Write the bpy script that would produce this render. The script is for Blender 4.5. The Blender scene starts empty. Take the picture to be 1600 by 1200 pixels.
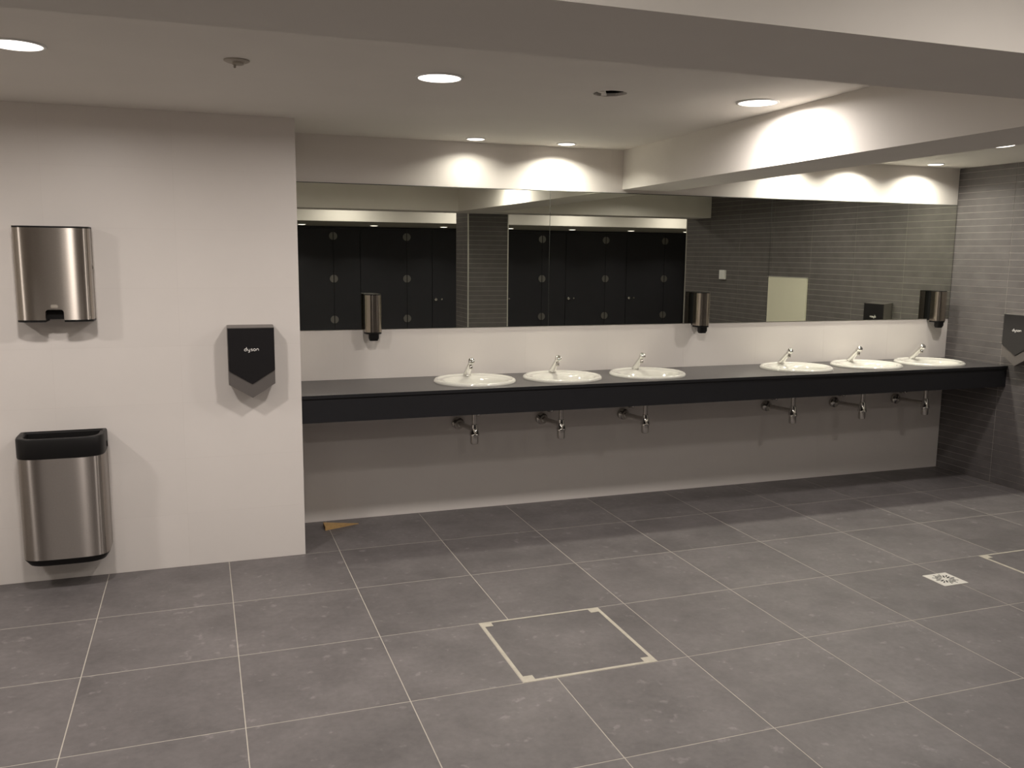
import bpy, bmesh, math, random
from mathutils import Vector, Matrix
random.seed(4)
scn = bpy.context.scene
COL = scn.collection
PI = math.pi

# ------------------------------------------------------------------ camera
def make_camera():
    yaw, pitch, roll = 0.34079037, -0.14674945, 0.01004924
    cy, sy, cp, sp = math.cos(yaw), math.sin(yaw), math.cos(pitch), math.sin(pitch)
    f = Vector((sy*cp, cy*cp, sp)); r = Vector((cy, -sy, 0)); u = r.cross(f)
    cr, sr = math.cos(roll), math.sin(roll)
    R = cr*r + sr*u; U = -sr*r + cr*u
    cam = bpy.data.cameras.new('camera'); o = bpy.data.objects.new('camera', cam); COL.objects.link(o)
    m = Matrix.Identity(4)
    for i in range(3):
        m[i][0], m[i][1], m[i][2] = R[i], U[i], -f[i]
    m[0][3], m[1][3], m[2][3] = 0.506, -5.4566, 1.6831
    o.matrix_world = m
    cam.sensor_width = 36; cam.lens = 1374.45/1600*36
    cam.clip_start = 0.02; cam.clip_end = 60
    scn.camera = o
make_camera()

# ------------------------------------------------------------------ world, exposure
w = bpy.data.worlds.new('world'); scn.world = w; w.use_nodes = True
w.node_tree.nodes['Background'].inputs[0].default_value = (0.9, 0.85, 0.8, 1)
w.node_tree.nodes['Background'].inputs[1].default_value = 0.0
vs = scn.view_settings
vs.view_transform = 'Standard'; vs.look = 'None'; vs.gamma = 1; vs.use_curve_mapping = False
vs.exposure = 0.06
scn.cycles.max_bounces = 12; scn.cycles.diffuse_bounces = 7; scn.cycles.glossy_bounces = 6

# lamp powers (W), colours and beam spread (degrees)
BIG_W, ROW2_W, SMALL_W, CORR_W, SOFF_W = 16.5, 3.5, 6.2, 7.4, 3.0
BIG_C, SMALL_C, CORR_C = (1.0, 0.92, 0.865), (1.0, 0.955, 0.82), (1.0, 0.92, 0.86)
BIG_SP, SMALL_SP = 174, 146

# ------------------------------------------------------------------ key dimensions
XL, XR, YF = 1.010, 6.124, -0.588          # partition corner, right wall, partition front
ZC, ZB = 2.375, 2.118                      # ceiling, beam soffit
MT, MB_ = 2.092, 1.211                     # mirror top, bottom

# ------------------------------------------------------------------ materials
def mat(name, col, rough=0.5, metal=0.0, noise=None, spec=None, var=0.0, bump=None, aniso=None, coat=0):
    """noise=(scale, amount, detail) world-space mottling; bump=(scale, strength)"""
    m = bpy.data.materials.new(name); m.use_nodes = True
    nt = m.node_tree; b = nt.nodes['Principled BSDF']
    b.inputs['Base Color'].default_value = (*col, 1)
    b.inputs['Roughness'].default_value = rough
    b.inputs['Metallic'].default_value = metal
    if spec is not None: b.inputs['Specular IOR Level'].default_value = spec
    if coat: b.inputs['Coat Weight'].default_value = coat
    geo = nt.nodes.new('ShaderNodeNewGeometry')
    fac = None
    if noise:
        n = nt.nodes.new('ShaderNodeTexNoise'); n.inputs['Scale'].default_value = noise[0]
        n.inputs['Detail'].default_value = noise[2]; n.inputs['Roughness'].default_value = 0.62
        nt.links.new(geo.outputs['Position'], n.inputs['Vector'])
        mr = nt.nodes.new('ShaderNodeMapRange')
        mr.inputs[1].default_value = 0.3; mr.inputs[2].default_value = 0.7
        mr.inputs[3].default_value = 1-noise[1]; mr.inputs[4].default_value = 1+noise[1]
        nt.links.new(n.outputs['Fac'], mr.inputs[0]); fac = mr.outputs[0]
    if var:
        oi = nt.nodes.new('ShaderNodeObjectInfo')
        mv = nt.nodes.new('ShaderNodeMapRange'); mv.inputs[3].default_value = 1-var; mv.inputs[4].default_value = 1+var
        nt.links.new(oi.outputs['Random'], mv.inputs[0])
        if fac is None: fac = mv.outputs[0]
        else:
            mu = nt.nodes.new('ShaderNodeMath'); mu.operation = 'MULTIPLY'
            nt.links.new(fac, mu.inputs[0]); nt.links.new(mv.outputs[0], mu.inputs[1]); fac = mu.outputs[0]
    if fac is not None:
        vm = nt.nodes.new('ShaderNodeVectorMath'); vm.operation = 'SCALE'
        vm.inputs[0].default_value = col
        nt.links.new(fac, vm.inputs['Scale']); nt.links.new(vm.outputs[0], b.inputs['Base Color'])
    if bump:
        n2 = nt.nodes.new('ShaderNodeTexNoise'); n2.inputs['Scale'].default_value = bump[0]; n2.inputs['Detail'].default_value = 3
        nt.links.new(geo.outputs['Position'], n2.inputs['Vector'])
        bp = nt.nodes.new('ShaderNodeBump'); bp.inputs['Strength'].default_value = bump[1]; bp.inputs['Distance'].default_value = 0.002
        nt.links.new(n2.outputs['Fac'], bp.inputs['Height']); nt.links.new(bp.outputs[0], b.inputs['Normal'])
    if aniso is not None:
        b.inputs['Anisotropic'].default_value = aniso[0]; b.inputs['Anisotropic Rotation'].default_value = aniso[1]
        tg = nt.nodes.new('ShaderNodeTangent'); tg.direction_type = 'RADIAL'; tg.axis = 'Z'
        nt.links.new(tg.outputs[0], b.inputs['Tangent'])
    return m

M = {}
M['paint'] = mat('ceiling_paint', (0.74, 0.71, 0.66), 0.8, noise=(2.5, 0.015, 3), bump=(60, 0.05))
M['beam'] = mat('beam_paint', (0.74, 0.71, 0.66), 0.8, noise=(3, 0.02, 3), bump=(40, 0.08))
M['white_tile'] = mat('white_wall_tile', (0.76, 0.72, 0.68), 0.38, noise=(1.6, 0.02, 4), var=0.008, spec=0.35)
M['white_grout'] = mat('white_grout', (0.70, 0.66, 0.62), 0.6)
M['dark_tile'] = mat('dark_strip_tile', (0.125, 0.115, 0.113), 0.5, noise=(9, 0.16, 5), var=0.05, spec=0.4)
M['dark_grout'] = mat('pale_strip_grout', (0.36, 0.335, 0.31), 0.9)
M['white_metal'] = mat('white_steel', (0.8, 0.78, 0.72), 0.35, metal=0.3)
M['trim_metal'] = mat('trim_aluminium', (0.75, 0.73, 0.68), 0.35, metal=0.6)
M['counter'] = mat('counter_laminate', (0.056, 0.052, 0.053), 0.34, noise=(30, 0.05, 3), spec=0.6)
M['apron'] = mat('apron_laminate', (0.011, 0.011, 0.013), 0.5, noise=(30, 0.05, 3), spec=0.4)
M['cubicle'] = mat('cubicle_laminate', (0.024, 0.024, 0.030), 0.5, noise=(3, 0.05, 2), spec=0.4)
M['void'] = mat('dark_cavity', (0.02, 0.017, 0.014), 0.9)
M['ceramic'] = mat('ceramic', (0.63, 0.62, 0.565), 0.07, spec=0.6, coat=0.6, noise=(4, 0.005, 2))
M['chrome'] = mat('chrome', (0.82, 0.81, 0.79), 0.08, metal=1, noise=(20, 0.02, 2))
M['chrome_dull'] = mat('chrome_dull', (0.55, 0.53, 0.50), 0.16, metal=1, noise=(20, 0.03, 2))
M['black'] = mat('black_plastic', (0.008, 0.0075, 0.0075), 0.45, spec=0.25, bump=(300, 0.05))
M['gloss_black'] = mat('black_gloss_plastic', (0.010, 0.010, 0.010), 0.2)
M['steel'] = mat('brushed_steel', (0.44, 0.40, 0.355), 0.38, metal=1, noise=(140, 0.03, 3), aniso=(1.0, 0.25))
M['steel_smooth'] = mat('polished_steel', (0.42, 0.375, 0.32), 0.16, metal=1, noise=(80, 0.02, 2), aniso=(0.95, 0.25))
M['bin_steel'] = mat('bin_steel', (0.34, 0.31, 0.285), 0.38, metal=1, noise=(140, 0.03, 3), aniso=(1.0, 0.25))
M['dryer_black'] = mat('dryer_front_black', (0.013, 0.012, 0.013), 0.30, spec=0.7, bump=(400, 0.03))
M['dryer_grey'] = mat('dryer_body_grey', (0.17, 0.155, 0.145), 0.42, metal=0.35, bump=(400, 0.04))
M['logo'] = mat('logo_grey', (0.80, 0.78, 0.75), 0.4, noise=(50, 0.01, 2))
M['dim_logo'] = mat('embossed_steel', (0.46, 0.42, 0.36), 0.5, metal=0.6)
M['hatch_frame'] = mat('hatch_frame_metal', (0.44, 0.41, 0.34), 0.55, noise=(25, 0.12, 4))
M['wood'] = mat('pale_wood', (0.50, 0.32, 0.13), 0.7, noise=(40, 0.15, 5))
M['dark_wood'] = mat('dark_wood_edge', (0.13, 0.07, 0.03), 0.8, noise=(40, 0.15, 5))
M['detector'] = mat('grey_plastic', (0.46, 0.42, 0.36), 0.7, noise=(40, 0.1, 3))
M['cream'] = mat('cream_board', (0.74, 0.72, 0.58), 0.55, noise=(5, 0.01, 2))
M['switch'] = mat('white_plastic', (0.80, 0.80, 0.78), 0.4, noise=(5, 0.01, 2))
M['hinge'] = mat('hinge_metal', (0.26, 0.25, 0.24), 0.4, metal=0.8, noise=(30, 0.05, 2))

# floor tile: mottled concrete-look porcelain with pale flecks
def floor_mat():
    m = bpy.data.materials.new('floor_porcelain'); m.use_nodes = True
    nt = m.node_tree; b = nt.nodes['Principled BSDF']; L = nt.links.new
    geo = nt.nodes.new('ShaderNodeNewGeometry'); oi = nt.nodes.new('ShaderNodeObjectInfo')
    add = nt.nodes.new('ShaderNodeVectorMath'); add.operation = 'ADD'
    sc = nt.nodes.new('ShaderNodeVectorMath'); sc.operation = 'SCALE'; sc.inputs[0].default_value = (31, 17, 5)
    L(oi.outputs['Random'], sc.inputs['Scale']); L(geo.outputs['Position'], add.inputs[0]); L(sc.outputs[0], add.inputs[1])
    def noise(scale, detail, rough):
        n = nt.nodes.new('ShaderNodeTexNoise'); n.inputs['Scale'].default_value = scale
        n.inputs['Detail'].default_value = detail; n.inputs['Roughness'].default_value = rough
        L(add.outputs[0], n.inputs['Vector']); return n.outputs['Fac']
    def mr(inp, a, b_, c, d):
        x = nt.nodes.new('ShaderNodeMapRange'); L(inp, x.inputs[0])
        for i, v in enumerate((a, b_, c, d)): x.inputs[i+1].default_value = v
        return x.outputs[0]
    def math_(op, a, b_):
        x = nt.nodes.new('ShaderNodeMath'); x.operation = op
        for i, v in enumerate((a, b_)):
            if isinstance(v, (int, float)): x.inputs[i].default_value = v
            else: L(v, x.inputs[i])
        return x.outputs[0]
    f = mr(noise(3.2, 7, 0.65), 0.3, 0.7, 0.80, 1.20)
    f = math_('MULTIPLY', f, mr(noise(38, 4, 0.6), 0.3, 0.7, 0.91, 1.09))
    f = math_('MULTIPLY', f, mr(oi.outputs['Random'], 0, 1, 0.95, 1.06))
    f = math_('ADD', f, mr(noise(17, 3, 0.55), 0.64, 0.72, 0, 0.45))     # pale flecks
    v = nt.nodes.new('ShaderNodeVectorMath'); v.operation = 'SCALE'; v.inputs[0].default_value = (0.134, 0.1235, 0.1225)
    L(f, v.inputs['Scale']); L(v.outputs[0], b.inputs['Base Color'])
    L(mr(noise(6, 5, 0.6), 0.3, 0.7, 0.42, 0.56), b.inputs['Roughness'])
    b.inputs['Specular IOR Level'].default_value = 0.4
    return m
M['floor_tile'] = floor_mat()
M['floor_grout'] = mat('floor_grout', (0.42, 0.39, 0.34), 0.95, noise=(15, 0.08, 3))

def mirror_mat():
    m = bpy.data.materials.new('mirror_silver'); m.use_nodes = True
    b = m.node_tree.nodes['Principled BSDF']
    b.inputs['Base Color'].default_value = (0.72, 0.74, 0.66, 1); b.inputs['Metallic'].default_value = 1
    b.inputs['Roughness'].default_value = 0.0
    return m
M['mirror'] = mirror_mat()
M['soffit_shade'] = mat('soffit_underside_shade', (0.30, 0.29, 0.25), 0.8, noise=(3, 0.02, 3))  # dim light on the soffit underside, put into the colour
M['mirror_edge'] = mat('mirror_edge', (0.05, 0.055, 0.045), 0.4)

def emis(name, col, s):
    m = bpy.data.materials.new(name); m.use_nodes = True; nt = m.node_tree
    nt.nodes.clear(); e = nt.nodes.new('ShaderNodeEmission'); o = nt.nodes.new('ShaderNodeOutputMaterial')
    e.inputs[0].default_value = (*col, 1); e.inputs[1].default_value = s; nt.links.new(e.outputs[0], o.inputs[0])
    return m
M['lens'] = emis('lamp_diffuser', (1.0, 0.90, 0.80), 4.0)

# ------------------------------------------------------------------ builders
def mesh_of(name, bm, m, smooth=False):
    me = bpy.data.meshes.new(name); bmesh.ops.recalc_face_normals(bm, faces=bm.faces[:]); bm.to_mesh(me); bm.free()
    for x in (m if isinstance(m, (list, tuple)) else [m]): me.materials.append(x)
    if smooth:
        for p in me.polygons: p.use_smooth = True
    return me
def link(name, me, parent=None, loc=(0, 0, 0)):
    o = bpy.data.objects.new(name, me); COL.objects.link(o); o.location = loc
    if parent: o.parent = parent
    return o
def obj(name, bm, m, parent=None, loc=(0, 0, 0), smooth=False, auto=None):
    o = link(name, mesh_of(name, bm, m, smooth or auto is not None), parent, loc)
    if auto is not None: o.data.set_sharp_from_angle(angle=math.radians(auto))
    return o
def thing(name, label, cat, loc=(0, 0, 0), rz=0, group=None):
    o = bpy.data.objects.new(name, None); COL.objects.link(o); o.empty_display_size = 0.05
    o.location = loc; o.rotation_euler = (0, 0, rz); tag(o, label, cat, group); return o
def tag(o, label, cat, group=None):
    o['label'] = label; o['category'] = cat
    if group: o['group'] = group
    return o
def struct(o, label=None, cat=None):
    o['kind'] = 'structure'
    if label: o['label'] = label
    if cat: o['category'] = cat
    return o
def box(bm, x0, x1, y0, y1, z0, z1, bevel=0, seg=1):
    r = bmesh.ops.create_cube(bm, size=1)
    for v in r['verts']:
        v.co = Vector((x0+(v.co.x+.5)*(x1-x0), y0+(v.co.y+.5)*(y1-y0), z0+(v.co.z+.5)*(z1-z0)))
    if bevel:
        es = list({e for v in r['verts'] for e in v.link_edges})
        bmesh.ops.bevel(bm, geom=es, offset=bevel, segments=seg, affect='EDGES', profile=0.5)
    return bm
def B(*a, **k): return box(bmesh.new(), *a, **k)
def prism(bm, pts, z0, z1, axis='z', cap=True):
    """extrude a polygon; axis z: pts (x,y); axis y: pts (x,z) from z0..z1 = y range; axis x: pts (y,z)"""
    def P(p, t):
        return {'z': (p[0], p[1], t), 'y': (p[0], t, p[1]), 'x': (t, p[0], p[1])}[axis]
    a = [bm.verts.new(P(p, z0)) for p in pts]; b = [bm.verts.new(P(p, z1)) for p in pts]; n = len(pts)
    if cap: bm.faces.new(a[::-1]); bm.faces.new(b)
    for i in range(n): bm.faces.new((a[i], a[(i+1) % n], b[(i+1) % n], b[i]))
    return bm
def loft(bm, rings, close=True, cap0=True, cap1=True):
    R = [[bm.verts.new(p) for p in r] for r in rings]; n = len(R[0])
    for a, b in zip(R, R[1:]):
        for i in range(n if close else n-1): bm.faces.new((a[i], a[(i+1) % n], b[(i+1) % n], b[i]))
    if cap0: bm.faces.new(R[0][::-1])
    if cap1: bm.faces.new(R[-1])
    return bm
def lathe(bm, prof, c=(0, 0, 0), axis='z', seg=28, cap0=True, cap1=True):
    """prof: list of (r, h)"""
    rings = []
    for r, h in prof:
        ring = []
        for i in range(seg):
            t = 2*PI*i/seg; a, b = r*math.cos(t), r*math.sin(t)
            p = {'z': (a, b, h), 'y': (a, h, b), 'x': (h, a, b)}[axis]
            ring.append((c[0]+p[0], c[1]+p[1], c[2]+p[2]))
        rings.append(ring)
    return loft(bm, rings, True, cap0, cap1)
def tube(bm, path, rad, seg=14):
    path = [Vector(p) for p in path]; rings = []
    rr = rad if isinstance(rad, (list, tuple)) else [rad]*len(path)
    up = Vector((0, 0, 1))
    for i, p in enumerate(path):
        d = (path[min(i+1, len(path)-1)]-path[max(i-1, 0)]).normalized()
        s = d.cross(up)
        if s.length < 0.05: s = d.cross(Vector((1, 0, 0)))
        s.normalize(); t = s.cross(d)
        rings.append([p + rr[i]*(math.cos(2*PI*k/seg)*s + math.sin(2*PI*k/seg)*t) for k in range(seg)])
    return loft(bm, rings)
def rrect(x0, x1, y0, y1, r, seg=6, rs=None):
    """rounded rectangle, counter-clockwise; rs = radii (x0y0, x1y0, x1y1, x0y1)"""
    rs = rs or (r, r, r, r); pts = []
    for (cx, cy, sx, sy, a0), q in zip(((x0, y0, 1, 1, PI), (x1, y0, -1, 1, 1.5*PI), (x1, y1, -1, -1, 0), (x0, y1, 1, -1, .5*PI)), rs):
        if q <= 0: pts.append((cx, cy)); continue
        for k in range(seg+1):
            a = a0 + .5*PI*k/seg; pts.append((cx+sx*q+q*math.cos(a), cy+sy*q+q*math.sin(a)))
    return pts

# ================================================================== SETTING
X0, X9, Y9 = -2.6, 9.0, -8.4
# ---- floor
floor = struct(obj('floor', B(X0, X9, Y9, 0, -0.10, -0.0006), M['floor_grout']), 'large square grey porcelain tiles with pale grout', 'floor')
G = 0.0040
tile_mesh = mesh_of('tile', B(-0.3+G/2, 0.3-G/2, -0.3+G/2, 0.3-G/2, -0.010, 0.0, bevel=0.0006), M['floor_tile'])
def ftile(x0, x1, y0, y1):
    if abs(x1-x0-.6) < 1e-4 and abs(y1-y0-.6) < 1e-4:
        link('tile', tile_mesh, floor, ((x0+x1)/2, (y0+y1)/2, 0))
    else:
        obj('tile', B(x0+G/2, x1-G/2, y0+G/2, y1-G/2, -0.010, 0.0), M['floor_tile'], floor)
H1 = (1.656, 2.256, -2.386, -1.786); H2 = (4.650, 5.250, -2.386, -1.786)
ys = [0.0] + [-0.586-0.6*k for k in range(10)]
for j in range(len(ys)-1):
    y1, y0 = ys[j], ys[j+1]
    for i in range(-3, 11):
        x0, x1 = .6*i, .6*i+.6
        if y1 > -0.5 and x1 < XL: continue
        if x0 >= XR-0.02 and y1 > -4.2: continue
        if j == 0 and x0 < XL: x0 = XL-.002
        if x0 < XR < x1 and y0 > -4.2: x1 = XR
        if j == 3 and abs(x0-1.2) < .01: ftile(x0, H1[0], y0, y1); continue
        if j == 3 and abs(x0-1.8) < .01: ftile(H1[1], x1, y0, y1); continue
        if j == 3 and abs(x0-4.2) < .01: ftile(x0, H2[0], y0, y1); continue
        if j == 3 and abs(x0-4.8) < .01: ftile(H2[1], x1, y0, y1); continue
        ftile(x0, x1, y0, y1)

# ---- white tiled walls
def white_wall(name, fx0, fx1, yface, zspans, xj, label, depth=0.12, zr=(0, ZC)):
    wl = struct(obj(name, B(fx0, fx1, yface+0.0004, yface+depth, zr[0], zr[1]), M['white_grout']), label, 'wall')
    edges = [fx0] + [v for v in xj if fx0+.02 < v < fx1-.02] + [fx1]
    g = 0.0005; cache = {}
    for a, b in zip(edges, edges[1:]):
        for z0, z1 in zspans:
            k = (round(b-a, 4), round(z1-z0, 4))
            if k not in cache:
                cache[k] = mesh_of('tile', B(-k[0]/2+g, k[0]/2-g, 0, 0.004, -k[1]/2+g, k[1]/2-g), M['white_tile'])
            link('tile', cache[k], wl, ((a+b)/2, yface, (z0+z1)/2))
    return wl
zj = [0.0] + [0.292+0.3*k for k in range(7)] + [ZC]
zs = list(zip(zj, zj[1:]))
white_wall('wall_left', X0, XL, YF, zs, [-.2+.6*k for k in range(-4, 4)], 'off-white tiled wall carrying the towel dispenser, bin and dryer', depth=0.588+.12)
zb = [0, .005, .31, .61, .91, 1.2075]
white_wall('wall_back', XL, XR, 0.0, [(0, .31), (.31, .61), (.61, .91), (.91, 1.209), (1.209, 1.51), (1.51, 1.81), (1.81, 2.10), (2.10, ZC)], [1.332+.6*k for k in range(9)],
           'off-white tiled wall behind the washbasins and mirror')
# ---- dark strip-tiled walls
SP = 0.0508
wr = struct(obj('wall_right', B(XR+0.0018, XR+0.25, -4.09, 0.0, 0, ZC), M['dark_grout']), 'dark grey wall of narrow horizontal strip tiles', 'wall')
yj = [0.0, -0.52, -1.13, -1.74, -2.35, -2.96, -3.57, -4.08]
gh = 0.0021; cache = {}; stuff_bm = bmesh.new()
for ci, (a, b) in enumerate(zip(yj, yj[1:])):
    for r in range(47):
        z0, z1 = r*SP, min((r+1)*SP, ZC)
        k = (round(a-b, 4), round(z1-z0, 4))
        if ci == 6 or (ci == 5 and r < 23):
            box(stuff_bm, XR, XR+.004, b+.0022, a-.0022, z0+gh, z1-gh); continue
        if k not in cache:
            cache[k] = mesh_of('tile', B(0, 0.004, -k[0]/2+.0022, k[0]/2-.0022, -k[1]/2+gh, k[1]/2-gh), M['dark_tile'])
        link('tile', cache[k], wr, (XR, (a+b)/2, (z0+z1)/2))
o = obj('far_tiles', stuff_bm, M['dark_tile'], wr); o['kind'] = 'stuff'
struct(obj('trim_1', B(XR-.003, XR+.008, -4.098, -4.086, 0, ZC), M['trim_metal']), 'slim light metal corner trim at the end of the dark wall', 'trim')
struct(obj('wall_return', B(XR+0.25, X9, -4.21, -4.09, 0, ZC), M['beam']), 'white wall turning away beside the cubicle corridor', 'wall')
# column in front of the cubicles
cx0, cx1, cy0, cy1 = 3.325, 3.79, -4.49, -4.0
col = struct(obj('wall_column', B(cx0+.002, cx1-.002, cy0+.002, cy1-.002, 0, ZC), M['dark_grout']), 'square column clad in dark strip tiles, reflected in the mirror', 'column')
bm = bmesh.new()
for r in range(47):
    z0, z1 = r*SP+gh, min((r+1)*SP, ZC)-gh
    box(bm, cx0+.004, cx1-.004, cy1-.004, cy1, z0, z1); box(bm, cx0+.004, cx1-.004, cy0, cy0+.004, z0, z1)
    box(bm, cx0, cx0+.004, cy0+.005, cy1-.005, z0, z1); box(bm, cx1-.004, cx1, cy0+.005, cy1-.005, z0, z1)
o = obj('column_tiles', bm, M['dark_tile'], col); o['kind'] = 'stuff'
for k, (xx, yy) in enumerate(((cx0, cy1), (cx1, cy1))):
    obj('corner_trim', B(xx-.006, xx+.006, yy-.006, yy+.004, 0, ZB), M['trim_metal'], col)

# ---- ceiling with a real cut hole
hx, hy, hr = 2.217, -1.865, 0.072
bm = bmesh.new()
s = 0.2; n = 32; zt = ZC+.06
box(bm, X0, X9, hy+s, 0.12, ZC, zt); box(bm, X0, X9, -5.05, hy-s, ZC, zt)
box(bm, X0, hx-s, hy-s, hy+s, ZC, zt); box(bm, hx+s, X9, hy-s, hy+s, ZC, zt)
inner, outer, top = [], [], []
rr_ = random.Random(3)
for k in range(n):
    t = 2*PI*k/n; c_, s_ = math.cos(t), math.sin(t); q = hr*(1+rr_.uniform(-.035, .035)); m_ = s/max(abs(c_), abs(s_))
    inner.append(bm.verts.new((hx+q*c_, hy+q*s_, ZC))); outer.append(bm.verts.new((hx+m_*c_, hy+m_*s_, ZC)))
    top.append(bm.verts.new((hx+q*c_, hy+q*s_, ZC+.014)))
for k in range(n):
    j = (k+1) % n
    bm.faces.new((inner[k], outer[k], outer[j], inner[j])); bm.faces.new((top[k], inner[k], inner[j], top[j]))
ceil = struct(obj('ceiling', bm, M['paint']), 'smooth off-white painted plaster ceiling', 'ceiling')
o = obj('hole_cavity', lathe(bmesh.new(), [(hr*1.3, ZC+.014), (hr*1.4, ZC+.25), (0.001, ZC+.25)], (hx, hy, 0), cap0=False), M['void'], ceil)
# strip of plasterboard left across the hole
bm = bmesh.new()
prism(bm, [(hx-.070, hy-.012), (hx-.040, hy-.034), (hx+.012, hy+.058), (hx-.012, hy+.066), (hx-.03, hy+.02)], ZC+.001, ZC+.008)
obj('plaster_flap', bm, M['paint'], ceil)
# beams
struct(obj('ceiling_beam', B(X0, XR, -3.97, -3.56, ZB, ZC), M['beam']), 'long white ceiling beam crossing nearest the camera', 'beam')
struct(obj('ceiling_beam', prism(bmesh.new(), [(3.215, 0), (3.085, -3.56), (3.475, -3.56), (3.567, 0)], ZB, ZC), M['beam']),
       'white ceiling beam running from above the mirror towards the camera', 'beam')
struct(obj('ceiling_soffit', B(X0, X9, Y9, -5.05, 2.043, ZC+.06), M['beam']), 'lowered ceiling with small lamps over the cubicles, reflected in the mirror', 'ceiling')
obj('soffit_shade_panel', B(X0, X9, Y9, -5.052, 2.040, 2.0428), M['soffit_shade'], bpy.data.objects['ceiling_soffit'])  # added thin sheet; its dark colour stands in for shade under the soffit
struct(obj('wall_far_left', B(X0-.12, X0, Y9, 0.1, -.1, ZC+.06), M['beam']))
struct(obj('wall_rear', B(X0-.12, X9+.12, Y9-.12, Y9, -.1, ZC+.06), M['beam']))
struct(obj('wall_far_right', B(X9, X9+.12, Y9, -4.09, -.1, ZC+.06), M['beam']))

# ================================================================== LAMPS
def downlight(x, y, z, rad, watt, col, spread, label, group=None, name='recessed_lamp'):
    t = thing(name, label, 'lamp', (x, y, z), 0, group)
    obj('lamp_ring', lathe(bmesh.new(), [(rad*1.12, -.0005), (rad*1.10, -.005), (rad*1.0, -.006), (rad*.98, -.0015), (rad*.98, -.0005)], seg=36, cap0=False, cap1=False), M['switch'], t, smooth=True)
    obj('diffuser', lathe(bmesh.new(), [(rad*.98, -.0050), (rad*.8, -.0078), (rad*.4, -.0092), (.001, -.0096)], seg=36, cap0=False), M['lens'], t, smooth=True)
    L = bpy.data.lights.new('lamp_light', 'AREA'); L.shape = 'DISK'; L.size = rad*1.9; L.energy = watt; L.color = col
    L.spread = math.radians(spread)
    o = bpy.data.objects.new('lamp_light', L); COL.objects.link(o); o.parent = t; o.location = (0, 0, -.012)
    return t
R1, R2 = .086, .054
for x, lb in ((-1.54, 'round ceiling lamp out of frame to the left'),
              (-.054, 'large round lit ceiling lamp cut by the left edge of the photo'),
              (1.438, 'large round lit ceiling lamp above the partition corner, middle of the row'),
              (2.925, 'large round lit ceiling lamp close beside the beam, above the bright round patch')):
    if x > -1: downlight(x, -1.93, ZC, R1, BIG_W, BIG_C, BIG_SP, lb, 'large ceiling lamps')
    else: downlight(x, -1.93, ZC, R1, BIG_W, BIG_C, BIG_SP, lb, 'large ceiling lamps')
downlight(5.175, -1.205, ZC, R1, BIG_W, BIG_C, BIG_SP, 'ceiling lamp at the right edge, mostly hidden behind the beam', 'large ceiling lamps')
for x, lb2 in zip((-.79, .69, 2.18, 4.98), ('second row ceiling lamp hidden by the long beam, far left', 'second row ceiling lamp hidden by the long beam, above the partition corner',
        'second row ceiling lamp hidden by the long beam, near the floor hatch', 'second row ceiling lamp hidden by the long beam, towards the dark tiled wall')):
    downlight(x, -2.86 if x > 4 else -2.78, ZC, R1, ROW2_W*(2.2 if x > 4 else 1), BIG_C, 160 if x > 4 else 140, lb2, 'second row ceiling lamps')
for x, lb in ((2.124, 'small lit ceiling lamp above the left basin, left of the close pair'),
              (2.722, 'small lit ceiling lamp nearer the beam, right of the close pair'),
              (4.503, 'small ceiling lamp hidden behind the beam, over the fourth basin'),
              (5.07, 'small ceiling lamp hidden behind the beam, over the fifth basin'),
              (5.69, 'small lit ceiling lamp right of the beam beside the dark tiled wall')):
    downlight(x, -.19, ZC, R2, SMALL_W*(0.36 if x < 2.5 else 1), SMALL_C, SMALL_SP, lb, 'small lamps above the mirror')
for k in range(6):
    downlight(-.76+1.44*k, -4.62, ZC, R1, CORR_W, CORR_C, BIG_SP, ('far left round ceiling lamp of the corridor row before the cubicles', 'second corridor ceiling lamp from the left, near the camera', 'corridor ceiling lamp lighting the reflected white strip left of the column', 'corridor ceiling lamp beside the tiled column', 'corridor ceiling lamp lighting the reflected strip over the middle cubicles', 'corridor ceiling lamp by the end of the dark tiled wall')[k], 'corridor ceiling lamps')
for k in range(7):
    downlight((1.784, 2.723, 3.677, 4.637, 5.582, 6.522, 7.448)[k], -6.35, 2.040, .052, SOFF_W, CORR_C, 120,
              ('small lamp in the lowered ceiling reflected at the left end of the mirror', 'small lamp in the lowered ceiling reflected above the left cubicle doors',
               'small lamp in the lowered ceiling reflected left of the tiled column', 'small lamp in the lowered ceiling reflected just right of the tiled column',
               'small lamp in the lowered ceiling reflected over the middle cubicles', 'small lamp in the lowered ceiling reflected over the right cubicles',
               'small lamp in the lowered ceiling reflected beside the dark wall corner')[k], 'small lamps over the cubicles')

# ================================================================== MIRRORS
mx = [XL+.002, 2.691, 4.407, XR-.004]
for k, lb in enumerate(('left frameless wall mirror, next to the white partition', 'middle frameless wall mirror, crossed at its top by the beam', 'right frameless wall mirror, reflecting the dark tiled wall')):
    a, b = mx[k]+.0012, mx[k+1]-.0012
    t = thing('wall_mirror', lb, 'mirror', ((a+b)/2, 0, MB_), 0, 'frameless wall mirrors')
    wd = (b-a)/2
    obj('mirror_glass', B(-wd+.0005, wd-.0005, -.0062, -.006, .0005, MT-MB_-.0005), M['mirror'], t)
    obj('mirror_backing', B(-wd, wd, -.006, -.0005, -.001, MT-MB_+.004), M['mirror_edge'], t)

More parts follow.
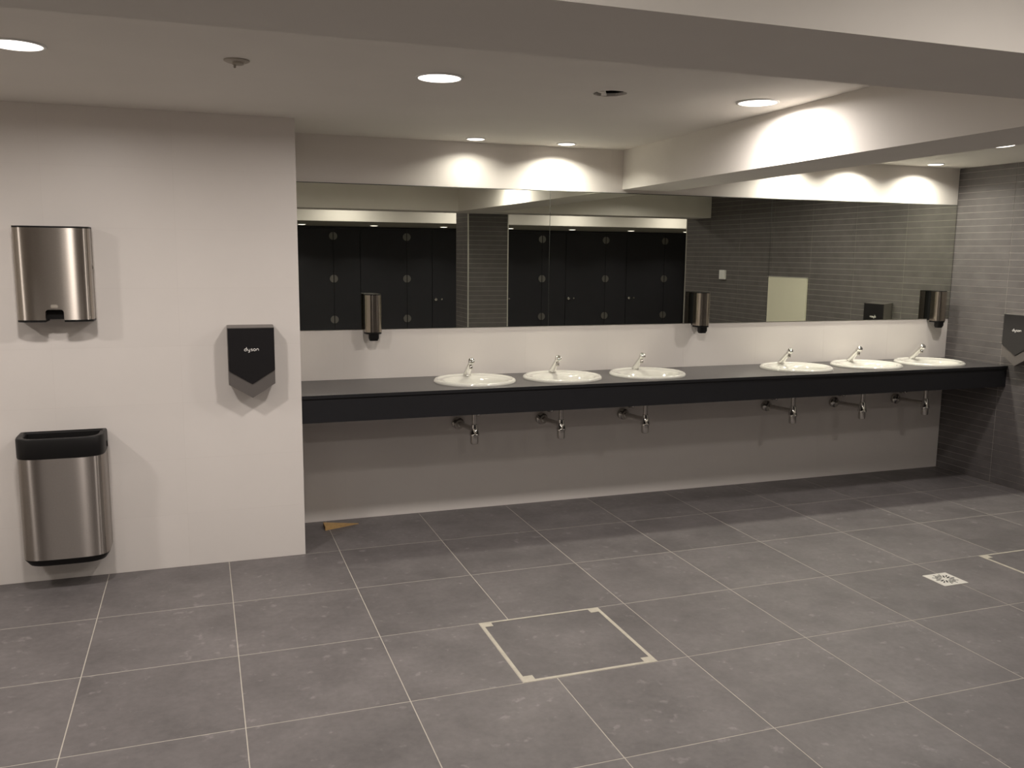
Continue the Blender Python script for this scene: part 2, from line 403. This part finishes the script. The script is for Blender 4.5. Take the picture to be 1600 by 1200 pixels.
# ================================================================== COUNTER
t = thing('vanity_counter', 'long dark grey washbasin counter with deep black front apron', 'counter', (XL, YF, .74))
def worktop_bm():
    bm = bmesh.new(); n = 48; z0, z1 = .142, .160; ya, yb = -.004, .5875; cy = YF*-1+BY
    cuts = [.001]+[(BX[i]+BX[i+1])/2-XL if i != 2 else None for i in range(5)]+[XR-XL-.001]
    cells = [(.001, BX[0]-XL-.29, None)]
    for i in range(6):
        a = BX[i]-XL-.29; b = BX[i]-XL+.29
        if i not in (2, 5): b = min(b, (BX[i]+BX[i+1])/2-XL)
        if i not in (0, 3): a = max(a, (BX[i]+BX[i-1])/2-XL)
        if i == 5: b = XR-XL-.001
        cells.append((cells[-1][1], a, None) if a-cells[-1][1] > .001 else None); cells = [c for c in cells if c]
        cells.append((a, b, BX[i]-XL))
    for a, b, c in cells:
        if c is None: box(bm, a, b, ya, yb, z0, z1); continue
        for z, flip in ((z1, 0), (z0, 1)):
            pass
        inn = [[], []]; out_ = [[], []]
        corners = sorted(math.atan2(y-cy, x-c) for x in (a, b) for y in (ya, yb))
        angs = sorted(set([2*PI*k/n-PI for k in range(n)]+corners))
        for q, z in enumerate((z0, z1)):
            for t_ in angs:
                dx, dy = math.cos(t_), math.sin(t_)
                tx = ((b-c)/dx if dx > 1e-9 else (a-c)/dx if dx < -1e-9 else 1e9); ty = ((yb-cy)/dy if dy > 1e-9 else (ya-cy)/dy if dy < -1e-9 else 1e9)
                m_ = min(tx, ty); r_ = 1/math.sqrt((dx/.228)**2+(dy/.214)**2)
                inn[q].append(bm.verts.new((c+r_*dx, cy+r_*dy, z))); out_[q].append(bm.verts.new((c+m_*dx, cy+m_*dy, z)))
        N = len(angs)
        for k in range(N):
            j = (k+1) % N
            bm.faces.new((inn[1][k], out_[1][k], out_[1][j], inn[1][j])); bm.faces.new((inn[0][j], out_[0][j], out_[0][k], inn[0][k]))
            bm.faces.new((inn[0][k], inn[1][k], inn[1][j], inn[0][j])); bm.faces.new((out_[1][k], out_[0][k], out_[0][j], out_[1][j]))
    return bm
BX = [2.093, 2.680, 3.291, 4.474, 5.086, 5.676]; BY = -.292
obj('worktop', worktop_bm(), M['counter'], t)
obj('edge_band', B(.001, XR-XL-.001, -.0045, -.004, .1421, .1597), M['apron'], t)
obj('apron', B(.001, XR-XL-.001, .004, .024, .005, .142), M['apron'], t)

# ================================================================== BASINS
blab = ['white oval washbasin furthest left on the counter', 'white oval washbasin second from the left', 'white oval washbasin under the middle soap dispenser, third from the left',
        'white oval washbasin first to the right of the gap', 'white oval washbasin second from the right', 'white oval washbasin nearest the dark tiled wall']
def basin_bm():
    bm = bmesh.new(); A, Bb = .256, .240; n = 56
    def ring(fa, z, ox=0, oy=0, pa=None, pb=None):
        a = pa if pa else A*fa; b = pb if pb else Bb*fa
        return [(ox+a*math.cos(2*PI*i/n), oy+b*math.sin(2*PI*i/n), z) for i in range(n)]
    rings = [ring(1.0, .0), ring(1.003, .005), ring(.995, .011), ring(.972, .0165), ring(.945, .0195), ring(.925, .0190), ring(.905, .0150), ring(.890, .0125),
             ring(0, .0125, 0, -.012, .214, .192), ring(0, .0105, 0, -.022, .204, .172), ring(0, -.006, 0, -.034, .190, .146), ring(0, -.05, 0, -.040, .172, .128),
             ring(0, -.095, 0, -.042, .135, .10), ring(0, -.118, 0, -.042, .075, .06), ring(0, -.124, 0, -.042, .022, .022)]
    return loft(bm, rings, True, False, True)
basin_me = mesh_of('bowl', basin_bm(), M['ceramic'], True)
hole_me = mesh_of('overflow_slot', prism(bmesh.new(), rrect(-.017, .017, -.004, .004, .0038, 4), -.001, .0012, axis='y'), M['black'])
waste_me = mesh_of('waste', lathe(bmesh.new(), [(.030, -.1228), (.031, -.1200), (.024, -.1195), (.02, -.121), (.001, -.1225)], (0, -.042, 0), cap0=False), M['chrome'], True)
def tap_meshes():
    body = bmesh.new()
    lathe(body, [(.026, .013), (.026, .018), (.0235, .021)], (0, 0, 0))
    body2 = bmesh.new()
    tube(body2, [(0, .002, .016), (0, -.012, .035), (0, -.045, .068), (0, -.078, .098), (0, -.088, .106)], [.0225, .021, .018, .017, .0165], 18)
    head = bmesh.new()
    d = Vector((0, -.73, .68)).normalized(); c = Vector((0, -.088, .106))
    tube(head, [c-d*.004, c+d*.004, c+d*.020, c+d*.027, c+d*.030], [.0165, .021, .0215, .018, .008], 18)
    noz = bmesh.new()
    lathe(noz, [(.0095, .066), (.011, .068), (.011, .092)], (0, -.090, 0), seg=16)
    return [('tap_base', mesh_of('tap_base', body, M['chrome'], True)), ('spout', mesh_of('spout', body2, M['chrome'], True)),
            ('push_button', mesh_of('push_button', head, M['chrome'], True)), ('nozzle', mesh_of('nozzle', noz, M['chrome_dull'], True))]
tapm = tap_meshes()
def trap_meshes():
    out = []
    bm = bmesh.new(); tube(bm, [(0, 0, -.10), (0, 0, -.29)], .0155, 16)
    out.append(('tailpipe', mesh_of('tailpipe', bm, M['chrome_dull'], True)))
    bm = bmesh.new(); lathe(bm, [(.0165, -.283), (.020, -.286), (.022, -.300), (.029, -.345), (.031, -.348), (.031, -.360), (.026, -.362)])
    out.append(('trap_collar', mesh_of('trap_collar', bm, M['chrome'], True)))
    bm = bmesh.new(); lathe(bm, [(.0255, -.355), (.0260, -.360), (.0260, -.404), (.0235, -.415), (.0150, -.4195), (.001, -.420)])
    out.append(('trap_bottle', mesh_of('trap_bottle', bm, M['chrome_dull'], True)))
    bm = bmesh.new(); tube(bm, [(0, .0, -.322), (-.003, .03, -.322), (-.028, .275, -.330)], [.018, .016, .016], 16)
    out.append(('waste_pipe', mesh_of('waste_pipe', bm, M['chrome_dull'], True)))
    bm = bmesh.new(); lathe(bm, [(.018, .23), (.024, .25), (.040, .262), (.041, .2840)], (-.028, 0, -.330), axis='y')
    out.append(('wall_flange', mesh_of('wall_flange', bm, M['chrome_dull'], True)))
    for nme, me in out:
        for v in me.vertices: v.co.z *= .955
        me.set_sharp_from_angle(angle=math.radians(38))
    return out
trapm = trap_meshes()
tlab = ['chrome push tap on the leftmost basin', 'chrome push tap on the second basin from the left', 'chrome push tap on the third basin from the left',
        'chrome push tap on the basin just right of the gap', 'chrome push tap on the second basin from the right', 'chrome push tap on the basin by the dark tiled wall']
plab = ['chrome bottle trap hanging under the leftmost basin', 'chrome bottle trap under the second basin from the left', 'chrome bottle trap under the third basin from the left',
        'chrome bottle trap under the first basin right of the gap', 'chrome bottle trap under the second basin from the right', 'chrome bottle trap closest to the dark tiled wall']
vlab = [s_.replace('chrome bottle trap', 'small chrome valve on the wall').replace('hanging under', 'under') for s_ in plab]
vbm = bmesh.new(); lathe(vbm, [(.020, 0), (.020, -.005), (.010, -.008), (.010, -.035)], axis='y', seg=16)
valve_body = mesh_of('valve_body', vbm, M['chrome_dull'], True)
vbm = bmesh.new(); lathe(vbm, [(.012, -.034), (.015, -.038), (.015, -.052), (.010, -.056)], axis='y', seg=16)
valve_knob = mesh_of('valve_knob', vbm, M['chrome_dull'], True)
BY, ZT = -.292, .900
for i, x in enumerate(BX):
    t = thing('washbasin', blab[i], 'basin', (x, BY, ZT), 0, 'oval washbasins on the counter')
    link('bowl', basin_me, t); link('waste', waste_me, t)
    o = link('overflow_slot', hole_me, t, (0, -.198, -.028)); o.rotation_euler = (math.radians(-30), 0, 0)
    t = thing('push_tap', tlab[i], 'tap', (x, -.118, ZT), 0, 'chrome taps')
    for nme, me in tapm: link(nme, me, t)
    t = thing('bottle_trap', plab[i], 'pipe', (x, -.285, ZT), 0, 'chrome bottle traps')
    for nme, me in trapm: link(nme, me, t)
    t = thing('stop_valve', vlab[i], 'valve', (x+(.10 if i == 0 else .028), 0, .645), 0, 'stop valves under the basins')
    link('valve_body', valve_body, t); link('valve_knob', valve_knob, t)

# ================================================================== SOAP DISPENSERS
def dispenser(x, label):
    t = thing('soap_dispenser', label, 'dispenser', (x, -.0065, 1.14), 0, 'steel soap dispensers on the mirror')
    obj('back_plate', prism(bmesh.new(), rrect(-.046, .046, -.030, -.0005, 0, 1), .060, .284), M['gloss_black'], t)
    pts = rrect(-.052, .052, -.112, -.030, .040, 8, (.044, .044, 0, 0))
    obj('steel_cover', prism(bmesh.new(), pts, .060, .286), M['steel_smooth'], t, auto=40)
    p2 = [(a*1.0, b) for a, b in rrect(-.0505, .0505, -.110, -.006, .040, 8, (.043, .043, 0, 0))]
    obj('top_cap', prism(bmesh.new(), p2, .286, .291), M['gloss_black'], t, auto=40)
    obj('bottom_rim', prism(bmesh.new(), [(a*.97, b*.97) for a, b in pts], .048, .060), M['black'], t, auto=40)
    bm = bmesh.new()
    a = rrect(-.030, .030, -.100, -.055, .01, 4); c = rrect(-.024, .024, -.092, -.058, .01, 4)
    loft(bm, [[(p[0], p[1], .048) for p in a], [(p[0], p[1], .022) for p in a], [(p[0], p[1], .006) for p in c]])
    obj('push_nozzle', bm, M['black'], t, auto=40)
    return t
dispenser(1.505, 'steel wall soap dispenser on the left mirror')
dispenser(3.825, 'steel wall soap dispenser on the middle mirror above the third basin')
dispenser(5.950, 'steel wall soap dispenser in the corner by the dark tiled wall')

def bowed(W, yb, df, n_=2.6, N=28):
    """bowed front outline from back left to back right"""
    pts = []
    for k in range(N+1):
        t = PI*k/N; c, s_ = math.cos(t), math.sin(t)
        pts.append((-W*math.copysign(abs(c)**(2/n_), c), -yb-df*abs(s_)**(2/n_)))
    return pts
# ================================================================== TOWEL DISPENSER
t = thing('towel_dispenser', 'brushed steel paper towel dispenser high on the white wall', 'dispenser', (-.158, YF, 1.335))
Wd, Dp, Hh = .168, .128, .458
out = rrect(-Wd, Wd, -Dp, -.03, .05, 8, (.052, .052, 0, 0))
inr = rrect(-Wd+.004, Wd-.004, -Dp+.004, -.03, .05, 8, (.05, .05, 0, 0))
# front cover with a thumb notch: built as outline panels
bm = bmesh.new()
nx0, nx1, nz = -.040, .040, .060
def cover_strip(bm, pts, z0f, z1):
    vb = [bm.verts.new((p[0], p[1], z0f(p[0], p[1]))) for p in pts]; vt = [bm.verts.new((p[0], p[1], z1)) for p in pts]
    for i in range(len(pts)-1): bm.faces.new((vb[i], vb[i+1], vt[i+1], vt[i]))
side_l = [p for p in out if p[0] <= nx0]; side_r = [p for p in out if p[0] >= nx1]
arc = [(nx0, -Dp)] + [(nx0+.014*(1-math.cos(a)), -Dp) for a in [PI/2*k/5 for k in range(1, 6)]] + [(nx1-.014*(1-math.cos(a)), -Dp) for a in [PI/2*k/5 for k in range(5, 0, -1)]] + [(nx1, -Dp)]
def zn(x, y):
    e = min(x-nx0, nx1-x)
    if e >= .014: return nz
    q = max(0, e)/.014; return nz-.014 + .014*math.sqrt(max(0, 1-(1-q)**2))
YB, DF, NE = .060, .068, 3.8
def yf(x): return -YB-DF*(1-abs(x/Wd)**NE)**(1/NE)
bow = bowed(Wd, YB, DF, NE, 40)
lefts = [(-Wd, -.03)] + [p for p in bow if p[0] < nx0-.002] + [(nx0, yf(nx0))]
rights = [(nx1, yf(nx1))] + [p for p in bow if p[0] > nx1+.002] + [(Wd, -.03)]
arc = [(p[0], yf(p[0])) for p in arc]
cover_strip(bm, lefts, lambda x, y: .010, Hh-.008)
cover_strip(bm, rights, lambda x, y: .010, Hh-.008)
cover_strip(bm, arc, zn, Hh-.008)
for xx in (nx0, nx1):   # notch side returns
    v = [bm.verts.new(p) for p in ((xx, yf(xx), .010), (xx, yf(xx), zn(xx, 0)), (xx, yf(xx)+.03, zn(xx, 0)), (xx, yf(xx)+.03, .010))]; bm.faces.new(v)
obj('steel_cover', bm, M['steel'], t, auto=35)
obj('inner_body', prism(bmesh.new(), [(-Wd*.97, -.0005)] + [(p[0]*.97, p[1]*.75) for p in bow] + [(Wd*.97, -.0005)], .012, Hh-.010), M['black'], t)
obj('top_cap', prism(bmesh.new(), [(-Wd-.0005, -.0005)] + [(p[0]*1.003, p[1]-.0005) for p in bow] + [(Wd+.0005, -.0005)], Hh-.008, Hh), M['black'], t, auto=35)
for sx in (-1, 1):
    bm = bmesh.new()
    pts = [(sx*.041, -.002)] + [(sx*.041, yf(.041))] + sorted([p for p in bow if p[0]*sx > .043], key=lambda p: (p[0]*sx, -p[1]*-1)) + [(sx*Wd, -.002)]
    prism(bm, pts, .0, .010)
    obj('bottom_rim', bm, M['black'], t)
obj('back_shell', prism(bmesh.new(), [(Wd-.001, -.03), (Wd-.001, -.0005), (Wd-.02, -.0005), (Wd-.02, -.03)], .011, Hh-.009), M['steel'], t)
obj('back_shell', prism(bmesh.new(), [(-Wd+.001, -.03), (-Wd+.001, -.0005), (-Wd+.02, -.0005), (-Wd+.02, -.03)], .011, Hh-.009), M['steel'], t)
lk = obj('key_lock', lathe(bmesh.new(), [(.011, Wd-.0005), (.011, Wd+.002), (.004, Wd+.0022)], (0, -.036, .262), axis='x', seg=20), M['chrome_dull'], t)
obj('keyhole', B(Wd+.0018, Wd+.0030, -.038, -.034, .256, .268), M['black'], lk)
bm = bmesh.new(); prism(bm, rrect(-.015, .015, .068, .084, .003, 3), -Dp-.0012, -Dp+.001, axis='y')
lg = obj('embossed_plate', bm, M['dim_logo'], t)

# ================================================================== HAND DRYERS
def logo_mesh():
    """rounded lowercase letters from round strokes"""
    strokes = []
    def arc(cx, cz, r, a0, a1, n=12): return [(cx+r*math.cos(math.radians(a0+(a1-a0)*k/n)), cz+r*math.sin(math.radians(a0+(a1-a0)*k/n))) for k in range(n+1)]
    h = .5
    strokes += [(arc(.5, h, .5, 0, 360, 20)), [(1.0, .0), (1.0, 1.75)]]                                  # d
    strokes += [[(1.55, 1.0)] + arc(2.0, .45, .45, 180, 360, 12) + [(2.45, 1.0)], [(2.45, 1.0), (2.45, -.2)] + arc(2.0, -.2, .45, 0, -130, 8)]   # y
    strokes += [[(3.65, .93), (3.3, 1.0)] + arc(3.25, .76, .24, 90, 250, 6) + [(3.45, .48)] + arc(3.45, .25, .25, 70, -90, 7) + [(3.0, .05)]]     # s
    strokes += [arc(4.6, h, .5, 0, 360, 20)]                                                             # o
    strokes += [[(5.55, 0), (5.55, .55)] + arc(6.0, .55, .45, 180, 0, 12) + [(6.45, 0)]]                 # n
    bm = bmesh.new(); s = .0111
    for st in strokes:
        tube(bm, [((x-3.22)*s, 0, (z-.5)*s) for x, z in st], .135*s*1.2, 6)
    for v in bm.verts: v.co.y *= .5
    return mesh_of('logo', bm, M['logo'], True)
logo_me = logo_mesh()
def dryer(loc, rz, label):
    t = thing('hand_dryer', label, 'hand dryer', loc, rz, 'wall mounted hand dryers')
    W = .118; top = .376; side = .073; Dd = .100
    # body: back outline larger than front outline (chamfered lower V)
    def outl(w, zt, zs_, zb_, y): return [(-w, y, zt), (-w, y, zs_), (0, y, zb_), (w, y, zs_), (w, y, zt)]
    bm = bmesh.new()
    loft(bm, [outl(W*.93, top+.004, side+.012, .012, -.0005), outl(W, top+.004, side+.006, .004, -.02), outl(W, top-.004, side, 0, -Dd+.012), outl(W-.002, top-.010, side+.001, .001, -Dd)])
    obj('dryer_body', bm, M['dryer_grey'], t)
    bm = bmesh.new()
    e = .001
    loft(bm, [outl(W-.001, top-.006, side+.075, .075, -Dd+.002), outl(W-.001, top-.006, side+.075, .075, -Dd-.004), outl(W-.0035, top-.0085, side+.0765, .0775, -Dd-.0065)])
    fp = obj('front_panel', bm, M['dryer_black'], t)
    lg = link('logo', logo_me, fp, (0, -Dd-.0068, .256))
    return t
dryer((.749, YF, .918), 0, 'black and grey pointed hand dryer on the white wall')
dryer((XR, -.728, .918), -PI/2, 'pointed hand dryer on the dark tiled wall at the right edge')

# ================================================================== WASTE BIN
t = thing('waste_bin', 'tall brushed steel waste bin with black rim, mounted low on white wall', 'bin', (-.168, YF, .138))
W, D, H = .196, .214, .642
rs = (.062, .062, .035, .035)
def rr3(ins, z, rsv=None, low=0):
    k = 1-ins/W
    return [(-W+ins, -.002-ins*.2, z)] + [(p[0]*k, p[1]+ins if p[1] < -.1 else p[1], z) for p in bowed(W, .080, D-.080, 4.2, 44)] + [(W-ins, -.002-ins*.2, z)]
def rr3_old(ins, z, rsv=None, low=0):
    return [(p[0], p[1], z) for p in rrect(-W+ins, W-ins, -D+ins, -.002-ins*.2, .06, 8, rsv or tuple(max(.008, r-ins) for r in rs))]
obj('steel_body', loft(bmesh.new(), [rr3(.001, .036), rr3(.001, H-.100)]), M['bin_steel'], t, auto=35)
bm = bmesh.new()
loft(bm, [rr3(0, H-.100), rr3(-.0015, H-.095), rr3(-.0015, H-.008), rr3(.002, H-.001), rr3(.010, H), rr3(.024, H-.003), rr3(.030, H-.012), rr3(.032, H-.098)], True, True, True)
obj('bin_rim', bm, M['black'], t, auto=50)
obj('bin_base', loft(bmesh.new(), [rr3(.024, 0), rr3(.020, .002), rr3(.003, .030), rr3(.001, .036)]), M['black'], t, auto=35)
obj('rim_latch', B(W-.004, W+.006, -.055, -.030, H-.085, H-.055, bevel=.002), M['gloss_black'], t)

# ================================================================== FLOOR FITTINGS
def hatch(b, label):
    x0, x1, y0, y1 = b; cx, cy = (x0+x1)/2, (y0+y1)/2; h = .3
    t = thing('floor_hatch', label, 'hatch', (cx, cy, 0), 0, 'tiled floor hatches')
    q = .016; c = .056
    bm = bmesh.new()
    box(bm, -h+.001, h-.001, -h+.001, -h+q, -.012, .0008); box(bm, -h+.001, h-.001, h-q*.8, h-.001, -.012, .0008)
    box(bm, -h+.001, -h+q, -h+q, h-q*.8, -.012, .0008); box(bm, h-q, h-.001, -h+q, h-q*.8, -.012, .0008)
    obj('hatch_frame', bm, M['hatch_frame'], t)
    for sx in (-1, 1):
        for sy in (-1, 1):
            a = sorted((sx*(h-q+.001), sx*(h-c))); d = sorted((sy*(h-q*.8-.001), sy*(h-c*.9)))
            obj('corner_tab', B(a[0], a[1], d[0], d[1], -.001, .0010), M['hatch_frame'], t)
    obj('hatch_tile', B(-h+q+.0006, h-q-.0006, -h+q+.0006, h-q*.8-.0006, -.012, -.0002), M['floor_tile'], t)
hatch(H1, 'square tiled floor hatch with pale metal border, in the middle of the floor')
hatch(H2, 'square floor hatch with pale border cut by the right edge of the photo')
t = thing('floor_drain', 'small square white metal floor drain with radial slots', 'drain', (4.170, -2.022, 0))
obj('drain_plate', B(-.078, .078, -.078, .078, -.001, .003, bevel=.0008), M['white_metal'], t)
bm = bmesh.new()
for k in range(20):
    a = 2*PI*k/20+.06; r0, r1 = (.020, .050) if k % 2 else (.036, .064)
    u = Vector((math.cos(a), math.sin(a))); v = Vector((-u.y, u.x))*(.0050 if k % 2 else .0036)
    prism(bm, [tuple(u*r0+v*.7), tuple(u*r0-v*.7), tuple(u*r1-v), tuple(u*r1+v)], .0028, .0033)
o = obj('drain_slots', bm, M['black'], t); o['kind'] = 'stuff'
# wooden wedge lying under the counter
bm = bmesh.new()
a = [(1.172, -.195, 0), (1.172, -.098, 0), (1.388, -.118, 0)]
tp = [(1.172, -.195, .024), (1.172, -.098, .024), (1.388, -.118, .004)]
va = [bm.verts.new(p) for p in a]; vt = [bm.verts.new(p) for p in tp]
bm.faces.new(va[::-1]); f_top = bm.faces.new(vt)
e1 = bm.faces.new((va[0], va[1], vt[1], vt[0])); bm.faces.new((va[1], va[2], vt[2], vt[1])); bm.faces.new((va[2], va[0], vt[0], vt[2]))
e1.material_index = 1
tag(obj('door_wedge', bm, [M['wood'], M['dark_wood']]), 'small pale wooden wedge lying on the floor below the counter', 'wedge')

# ================================================================== CEILING DETECTOR
t = thing('ceiling_sensor', 'small grey sensor fitting on the ceiling, left of the middle large lamp', 'sensor', (.667, -1.95, ZC))
obj('sensor_plate', lathe(bmesh.new(), [(.046, -.0005), (.046, -.004), (.038, -.008), (.001, -.008)], seg=24, cap0=False), M['detector'], t, auto=40)
obj('sensor_body', lathe(bmesh.new(), [(.022, -.007), (.021, -.016), (.014, -.019), (.001, -.0195)], (.004, -.006, 0), seg=18, cap0=False), M['detector'], t, auto=40)
obj('sensor_tip', lathe(bmesh.new(), [(.005, -.018), (.004, -.030), (.001, -.031)], (-.008, -.012, 0), seg=10), M['detector'], t)

# ================================================================== THINGS SEEN IN THE MIRROR
t = thing('wall_switch', 'small white square box on the dark tiled wall, reflected in the mirror', 'switch', (XR, -3.243, 1.475))
obj('switch_box', B(-.028, -.0005, -.055, .055, -.052, .052, bevel=.004, seg=2), M['switch'], t)
obj('switch_face', B(-.031, -.028, -.040, .040, -.040, .040, bevel=.001), M['switch'], t)
t = thing('wall_board', 'plain cream rectangular board on the dark tiled wall, reflected in the mirror', 'board', (XR, -2.070, .70))
obj('board_panel', B(-.020, -.0005, -.312, .312, 0, .779, bevel=.002), M['cream'], t)
obj('board_edge', B(-.022, -.006, -.316, .316, .776, .784), M['trim_metal'], t)

SY = -7.0
seams = [1.610, 2.645, 3.680, 4.715, 5.765, 6.790, 7.812]
dl = ['leftmost dark cubicle door reflected in the mirror, half behind the partition', 'dark cubicle door reflected behind the left soap dispenser', 'dark cubicle door reflected left of the tiled column with its lock showing',
      'dark cubicle door hidden by the reflected tiled column', 'dark cubicle door reflected in the middle mirror, left of two', 'dark cubicle door reflected in the middle mirror, right of two', 'dark cubicle door reflected at the corner of the dark tiled wall']
pl_ = ['dark fixed cubicle panel reflected beside the left end hinge row', 'dark fixed cubicle panel reflected right of the left soap dispenser', 'dark fixed cubicle panel reflected just right of the tiled column',
       'dark fixed cubicle panel reflected between mirror seam and middle door', 'dark fixed cubicle panel between the two middle reflected doors', 'dark fixed cubicle panel reflected at the edge of the dark tiled wall', 'last dark fixed cubicle panel beyond the dark tiled wall']
def half(s_):
    bm = bmesh.new(); pts = [(s_*(.006+.050*math.cos(a)), .053*math.sin(a)) for a in [-PI/2+PI*k/12 for k in range(13)]]
    return prism(bm, pts, 0.0005, .008, axis='y')
hl, hrr = mesh_of('hinge', half(-1), M['hinge']), mesh_of('hinge', half(1), M['hinge'])
for k, sx in enumerate(seams[:-1]):
    nx = seams[k+1]; hx_ = sx+.664
    t = thing('cubicle_door', dl[k], 'door', (sx, SY, .12), 0, 'dark cubicle doors')
    obj('door_leaf', B(.004, .662, -.013, 0, 0, 1.89), M['cubicle'], t)
    p = thing('cubicle_partition', pl_[k], 'panel', (hx_, SY, .02), 0, 'dark cubicle panels')
    obj('panel_board', B(.003, nx-hx_-.003, -.013, 0, 0, 1.99), M['cubicle'], p)
    for z in (1.905, 1.318, .750, .25):
        link('hinge', hl, t, (.664, 0, z-.12)); link('hinge', hrr, p, (0, 0, z-.02))
    kn = obj('lock_knob', lathe(bmesh.new(), [(.022, .0005), (.024, .012), (.020, .026), (.001, .028)], (.052, 0, 1.022-.12), axis='y', seg=18), M['chrome'], t, smooth=True)
    obj('lock_indicator', lathe(bmesh.new(), [(.013, .0005), (.013, .008), (.001, .009)], (.142, 0, 1.022-.12), axis='y', seg=14), M['chrome'], t)
tk = thing('cubicle_headrail', 'dark rail along the top of the cubicle fronts, reflected in the mirror', 'rail', (5.0, SY, 2.012))
obj('rail_bar', B(-3.6, 4.0, -.03, .0, 0, .0225), M['cubicle'], tk)
struct(obj('wall_cubicle_left', B(X0, 1.600, SY-.02, SY, 0, 2.04), M['cubicle']))
struct(obj('wall_cubicle_back', B(1.0, X9, -8.395, -8.35, 0, 2.04), M['cubicle']))
